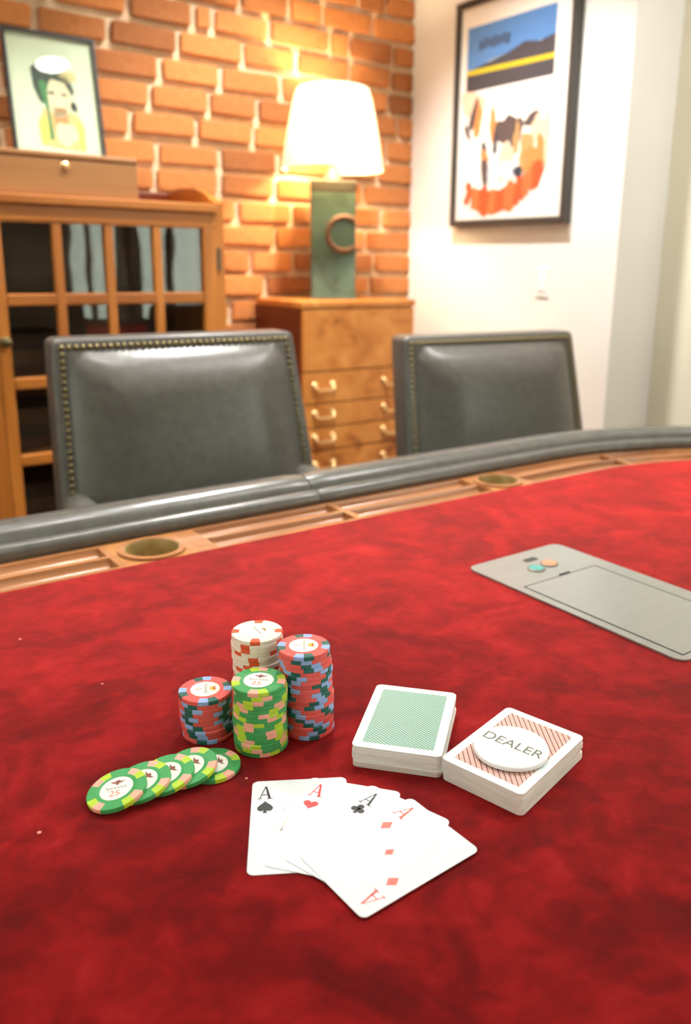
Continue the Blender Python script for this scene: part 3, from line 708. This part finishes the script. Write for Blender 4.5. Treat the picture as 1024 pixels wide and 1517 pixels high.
def stroke(t0, u0, t1, u1, wd, i):      # thick stroke inside the arched lettering band
    x0, z0 = arc(t0); x1, z1 = arc(t1); p0 = Vector((x0, z0-u0*.075)); p1 = Vector((x1, z1-u1*.075)); d = (p1-p0).normalized(); nn_ = Vector((-d.y, d.x))*wd
    F([tuple(p0+nn_), tuple(p1+nn_), tuple(p1-nn_), tuple(p0-nn_)], i)
for t0 in range(9):
    t = .02+t0*.108; c = 5 if t0 % 2 else 6; e = .07
    if t0 == 0: S_ = [(t, .1, t+e, .1), (t+e, .1, t, .9)]
    elif t0 in (1, 4, 7): S_ = [(t, .05, t, .95), (t+e, .05, t+e, .95), (t, .5, t+e, .5)]
    elif t0 in (2, 5): S_ = [(t, .0, t, 1), (t, .05, t+e, .05), (t+e, .05, t+e, 1), (t, .95, t+e, .95)]
    elif t0 in (3, 6): S_ = [(t, 1, t+e*.5, 0), (t+e*.5, 0, t+e, 1)]
    else: S_ = [(t, .0, t, 1), (t, .05, t+e, .4), (t+e, .4, t, .95)]
    for s4 in S_: stroke(*s4, .0125, c)
a.build('printed_art', I2, ps)
# light switch plate
ls = thing('light_switch', 'small white light switch plate on the white wall below the poster', 'light switch', W(XR-.0005, 1.818, FELT+.2885), AL-pi/2)
MB().box(-.027, .027, -.004, 0, -.044, .044, b=.0015).build('switch_plate', M_paint, ls)
MB().box(-.013, .013, -.0065, -.004, -.026, .026, b=.001).build('rocker', M_plastic, ls)
# ------------------------------------------------------------------ poker chips
CR, CTH = .0195, .00335
def chip_mesh(name, body, sa, sb):
    mb = MB(); N = 64; e = .0004
    prof = [(.3*CR, 0), (CR-e, 0), (CR, e), (CR, CTH-e), (CR-e, CTH), (.70*CR, CTH), (.57*CR, CTH), (.555*CR, CTH-.00012)]
    P = len(prof); vs = [(r*cos(2*pi*i/N), r*sin(2*pi*i/N), z) for r, z in prof for i in range(N)]
    for k in range(P-1):
        for i in range(N):
            mi = 0; g = i % 16
            if 1 <= k <= 4 or k == 0:
                if k >= 1 and g < 4: mi = 1
                elif k >= 1 and 4 <= g < 8 and sb: mi = 2
            mb.add([vs[k*N+i], vs[k*N+(i+1) % N], vs[(k+1)*N+(i+1) % N], vs[(k+1)*N+i]], [(0, 1, 2, 3)], mi)
    mb.add([vs[i] for i in range(N)], [list(range(N))[::-1]])
    mb.add([vs[(P-1)*N+i] for i in range(N)], [list(range(N))], 0)
    me = mb.mesh(name, [m for m in (body, sa, sb or sa)])
    bm = bmesh.new(); bm.from_mesh(me); bmesh.ops.remove_doubles(bm, verts=bm.verts, dist=1e-6); bmesh.ops.recalc_face_normals(bm, faces=bm.faces); bm.to_mesh(me); bm.free()
    me.polygons.foreach_set('use_smooth', [True]*len(me.polygons)); me.set_sharp_from_angle(angle=R(35)); return me
def clay(n, c): return noisy(n, [(.3, srgb(*[int(v*.97) for v in c])), (.7, srgb(*c))], 300, 2, .42)
C_green, C_lime, C_pink = clay('green_clay', (62, 166, 92)), clay('lime_clay', (186, 220, 54)), clay('salmon_clay', (248, 182, 160))
C_red, C_blue, C_pine = clay('coral_clay', (230, 96, 90)), clay('sky_blue_clay', (150, 186, 240)), clay('dark_teal_clay', (20, 102, 92))
C_white, C_orange = clay('ivory_clay', (246, 241, 224)), clay('orange_clay', (232, 94, 52))
M_inlay = mat('chip_inlay', srgb(246, 244, 236), .35)
I3 = inks('chip', [(140, 84, 66), (226, 110, 80), (150, 160, 150), (226, 186, 70), (176, 70, 44), (190, 160, 90)])
KIND = {'green': chip_mesh('green_chip', C_green, C_lime, C_pink), 'coral': chip_mesh('coral_chip', C_red, C_blue, C_pine), 'ivory': chip_mesh('ivory_chip', C_white, C_orange, None)}
TURNED = {'green': chip_mesh('green_chip_turned', C_green, C_pink, C_lime), 'coral': chip_mesh('coral_chip_turned', C_red, C_pine, C_blue), 'ivory': KIND['ivory']}
INL = MB().lathe([(.556*CR, 0), (.553*CR, .0002)], 40).mesh('inlay', M_inlay)
def squiggle(x0, x1, y, amp, n, w):
    pts = [(x0+(x1-x0)*i/40, y+amp*sin(n*2*pi*i/40)*(1 if i > 6 else 1.7)+amp*.2*sin(5.3*i)) for i in range(41)]
    mb = MB()
    for p, q_ in zip(pts[:-1], pts[1:]):
        d = Vector((q_[0]-p[0], q_[1]-p[1])).normalized(); nn_ = Vector((-d.y, d.x))*w/2
        mb.flat([(p[0]+nn_.x, p[1]+nn_.y), (p[0]-nn_.x, p[1]-nn_.y), (q_[0]-nn_.x, q_[1]-nn_.y), (q_[0]+nn_.x, q_[1]+nn_.y)], 0, 2)
    return mb
def art_mesh(kind):
    s = CR
    mb = squiggle(-.36*s, .36*s, .02*s, .055*s, 6, .03*s)
    if kind == 'green':                # spread-winged bird
        mb.flat([(x*s, y*s) for x, y in [(-.28, .36), (-.1, .33), (-.04, .40), (.04, .40), (.1, .33), (.28, .36), (.14, .25), (.06, .24), (.05, .16), (-.05, .16), (-.06, .24), (-.14, .25)]], 0, 0)
    elif kind == 'coral':
        mb.flat([(x*s, y*s) for x, y in [(-.17, .42), (-.03, .36), (.05, .42), (.17, .38), (.15, .24), (.06, .17), (-.1, .17), (-.15, .26)]], 0, 3)
        mb.flat([(x*s, y*s) for x, y in [(-.12, .38), (.12, .37), (.08, .31), (-.08, .31)]], .00002, 4)
    else:
        mb.flat(blob(.02*s, .3*s, .15*s, .075*s, 3, 18), 0, 5); mb.flat(blob(.05*s, .3*s, .06*s, .03*s, 4, 14), .00002, 4)
    return mb.mesh('emblem', I3)
ART = {k: art_mesh(k) for k in KIND}
NUM = {'green': text_mesh('25', .0075, I3[1]), 'coral': text_mesh('5', .0062, I3[1])}
def chip(kind, loc, rz, label, group, face=False, axis=None, art=0., turned=False):
    o = put('poker_chip', (TURNED if turned else KIND)[kind], None, loc)
    mrot = Matrix.Rotation(rz, 4, 'Z')
    if axis is not None: mrot = axis @ mrot
    o.matrix_world = Matrix.Translation(loc) @ mrot
    tag(o, label, 'poker chip', group)
    if face:
        i = put('inlay', INL, o, (0, 0, CTH-.00011), (0, 0, art-rz))
        put('emblem', ART[kind], i, (0, 0, .00024))
        if kind in NUM: put('number', NUM[kind], i, (-.02*CR, -.26*CR, .00024))
    return o
def stack(kind, x, y, n, label, group, seed, art, steps, top_rz):
    r_ = random.Random(seed); rz = r_.uniform(0, 6.28); ox = oy = 0
    for k in range(n):
        if k in steps: ox, oy = steps[k]
        rz += r_.choice([-.35, -.2, .2, .35, .38, -.05, .9])
        last = k == n-1
        a = top_rz if last else rz
        pos = 'topmost of' if last else ('bottom chip of' if k == 0 else ORD[k+1]+' from the bottom of')
        chip(kind, (x+ox+r_.uniform(-.0005, .0005), y+oy+r_.uniform(-.0005, .0005), FELT+.0004+k*(CTH+.00004)), a, label % pos, group, last, None, art, (kind == 'green') if last else r_.random() < .5)
stack('green', -.0825, .5415, 15, 'green spotted poker chip, %s the front green stack', 'chips of the front green stack', 11, -.12, {0: (0, 0), 11: (.0003, 0), 13: (.0008, .0006), 14: (-.0004, -.0002)}, R(-112.5)+.12)
stack('coral', -.0510, .5647, 20, 'coral poker chip with blue spots, %s the tall coral stack', 'chips of the tall coral stack', 23, -1.45, {0: (.0012, 0), 8: (.0012, .0006), 9: (.0, 0), 16: (-.0004, 0), 17: (-.0014, -.0006)}, R(-112.5)+.10)
stack('coral', -.1245, .5577, 10, 'coral poker chip with blue spots, %s the short coral stack', 'chips of the short coral stack', 31, -1.35, {0: (.0006, -.0004), 3: (-.0008, .0004)}, R(-112.5)+.32)
stack('ivory', -.0905, .5872, 20, 'ivory poker chip with orange spots, %s the ivory stack behind', 'chips of the ivory stack', 47, -1.0, {0: (.0006, 0), 12: (.0006, 0), 14: (-.0002, 0)}, R(-101)+.06)
# five fanned green chips lying against one another
p1, p5 = Vector((-.1672, .4755)), Vector((-.1120, .5100))
dv = (p1-p5).normalized(); tl_ = R(11.6)
for k in range(5):
    c = p5+(p1-p5)*k/4
    if k == 0: ax = Matrix.Identity(4); z = FELT+.0004
    else:
        ax = Matrix.Rotation(tl_, 4, Vector((-dv.y, dv.x, 0))); z = FELT+.0005+CR*sin(tl_)
    lab = ['rightmost green chip lying flat under the fanned row', 'second green chip from the right in the fanned row', 'middle green chip of the fanned row', 'second green chip from the left in the fanned row', 'leftmost green chip, fully showing, at the end of the fanned row'][k]
    chip('green', (c.x, c.y, z), [.3, .9, .55, .75, .52][k], lab, 'fanned green chips', True, ax, [-1.0, -.9, -.8, -.75, .12][k])
# ------------------------------------------------------------------ cards
CW, CL = .0635, .0889
def glyph_A(h):
    w = h*.72; T = .10*h; P = []
    P.append([(-.43*w, 0), (-.36*w, 0), (.045*w, h), (-.03*w, h)])                 # thin left leg
    P.append([(.20*w, 0), (.40*w, 0), (.09*w, h), (-.03*w, h)])                    # thick right leg
    P.append([(-.24*w, .30*h), (.26*w, .30*h), (.24*w, .36*h), (-.215*w, .36*h)])  # bar
    P.append([(-.52*w, 0), (-.24*w, 0), (-.24*w, .05*h), (-.52*w, .05*h)])
    P.append([(.10*w, 0), (.52*w, 0), (.52*w, .05*h), (.10*w, .05*h)])
    return P
def suit(kind, s):
    if kind == 'diamond': return [[(0, .62*s), (.46*s, 0), (0, -.62*s), (-.46*s, 0)]]
    if kind == 'heart':
        p = []
        for i in range(40):
            t = 2*pi*i/40; p.append((.5*s*sin(t)**3*1.05, s*.036*(13*cos(t)-5*cos(2*t)-2*cos(3*t)-cos(4*t))))
        return [p]
    if kind == 'spade':
        p = []
        for i in range(40):
            t = 2*pi*i/40; p.append((.5*s*sin(t)**3*1.08, -s*.036*(13*cos(t)-5*cos(2*t)-2*cos(3*t)-cos(4*t))+.06*s))
        return [p, [(-.03*s, -.12*s), (.03*s, -.12*s), (.16*s, -.55*s), (-.16*s, -.55*s)]]
    c = []
    for cx, cy in ((0, .27), (-.27, -.10), (.27, -.10)): c.append([(cx*s+.25*s*cos(2*pi*i/20), cy*s+.25*s*sin(2*pi*i/20)) for i in range(20)])
    c.append([(-.1*s, -.1*s), (.1*s, -.1*s), (.1*s, .15*s), (-.1*s, .15*s)])
    c.append([(-.03*s, -.05*s), (.03*s, -.05*s), (.16*s, -.52*s), (-.16*s, -.52*s)])
    return c
CARD = MB().prism(rrect(CW, CL, .0042), 0, .0003).mesh('playing_card', M_card)
SUITS = {'spade': (.0095, 0, .0163, 1.1), 'heart': (.0096, 0, .0165, .86), 'club': (.0094, 0, .0188, 1.0), 'diamond': (.0078, .0028, .0140, 1.0)}
def ace(kind, x, y, rot, k, ink, label, extra=False):
    z = FELT+.0004+k*.00045
    o = put('playing_card', CARD, None, (x, y, z), (0, 0, rot)); tag(o, label, 'playing card', 'fanned four aces')
    zt = .00034
    for flip in (0, 1):
        sg = -1 if flip else 1
        mb = MB(); cx, cy = -.0227, .0250
        for p in glyph_A(.0133): mb.flat([(sg*(cx+a_), sg*(cy+b_)) for a_, b_ in p], zt)
        mb.build('rank_letter', ink, o)
        mb = MB()
        for p in suit(kind, SUITS[kind][0]): mb.flat([(sg*(cx+SUITS[kind][1]+a_), sg*(SUITS[kind][2]+b_*SUITS[kind][3])) for a_, b_ in p], zt)
        mb.build('suit_pip', ink, o)
    if kind != 'spade':
        mb = MB()
        for p in suit(kind, .0062 if kind == 'diamond' else .010): mb.flat(p, zt)
        mb.build('centre_pip', ink, o)
    else:
        mb = MB()
        for i in range(9):             # grey engraved ornament of the spade ace
            mb.flat(blob(-.0112+.0011*i-.002*(i % 2), -.007+.0022*i, .0016, .0028, i, 10, .4, -.4), zt)
        for i in range(8):
            a_ = R(172-12.5*i); mb.flat(blob(.0005+.0112*cos(a_), .0112+.0076*sin(a_), .0006, .0008, i+20, 8, .3), zt, 1)
        mb.build('engraved_ornament', [M_inkgrey, M_inkmid], o)
    fx, fy, t = .0163, .0262, .00022
    mb = MB()
    for a_, b_, c_, d_ in ((-fx, fx, fy-t, fy), (-fx, fx, -fy, -fy+t), (-fx, -fx+t, -fy, fy), (fx-t, fx, -fy, fy)): mb.flat([(a_, c_), (b_, c_), (b_, d_), (a_, d_)], .00032)
    mb.build('frame_line', M_inkmid, o)
ace('spade', -.0451, .4536, R(6.3), 0, M_inkblack, 'ace of spades, leftmost and lowest card of the fan on red velvet')
ace('heart', -.0222, .4493, R(-13.8), 1, M_inkred, 'ace of hearts, second card from left in the fan')
ace('club', -.0013, .4376, R(-35.5), 2, M_inkblack, 'ace of clubs, third card from left in the fan')
ace('diamond', .0106, .4256, -.895, 3, M_inkglare, 'ace of diamonds, topmost card of the fan lying fully open')
def deck(label, x, y, rot, h, mback, seed, shifts):
    d = thing('card_deck', label, 'card deck', (x, y, FELT+.0004), rot, 'squared decks of cards')
    r_ = random.Random(seed); mb = MB(); n = 26; t = (h-.0007)/n; ox = oy = 0
    for k in range(n):
        if k in shifts: ox, oy = shifts[k]
        dx, dy = ox+r_.uniform(-.00022, .00022), oy+r_.uniform(-.00022, .00022)
        mb.prism([(a_+dx, b_+dy) for a_, b_ in rrect(CW-.0002, CL-.0002, .0040, 4)], k*t+.00002, (k+1)*t-.00004)
    o = mb.build('card_block', M_cardedge, d); o['kind'] = 'stuff'
    c = put('top_card', CARD, d, (0, 0, h-.00062), None)
    MB().prism(rrect(CW-.0128, CL-.0128, .0012, 3), 0, .00005).build('back_print', mback, c, loc=(0, 0, .00031))
    return d
deck('green backed deck of cards squared up on the red velvet', .0247, .5510, -.2053, .0170, M_backg, 3, {0: (.0004, .0006), 7: (.0006, -.0004), 9: (-.0003, .0003), 17: (0, 0), 22: (.0002, .0001)})
deck('red backed deck of cards lying under the white dealer button', .0990, .5160, -.6851, .0162, M_backr, 5, {0: (.0003, .0004), 8: (-.0008, .0002), 15: (.0003, -.0002), 21: (0, 0)})
db = thing('dealer_button', 'round white dealer button with grey lettering on the red backed deck', 'dealer button', (.0955, .5105, FELT+.0004+.0162+.0002), R(-37))
MB().lathe([(.0245, 0), (.0258, .0008), (.0262, .0022), (.0258, .0036), (.0246, .0043), (.021, .0045)], 56).build('disc', M_plastic, db, smooth=40)
put('lettering', text_mesh('DEALER', .0130, M_letter), db, (.0005, .001, .00462))
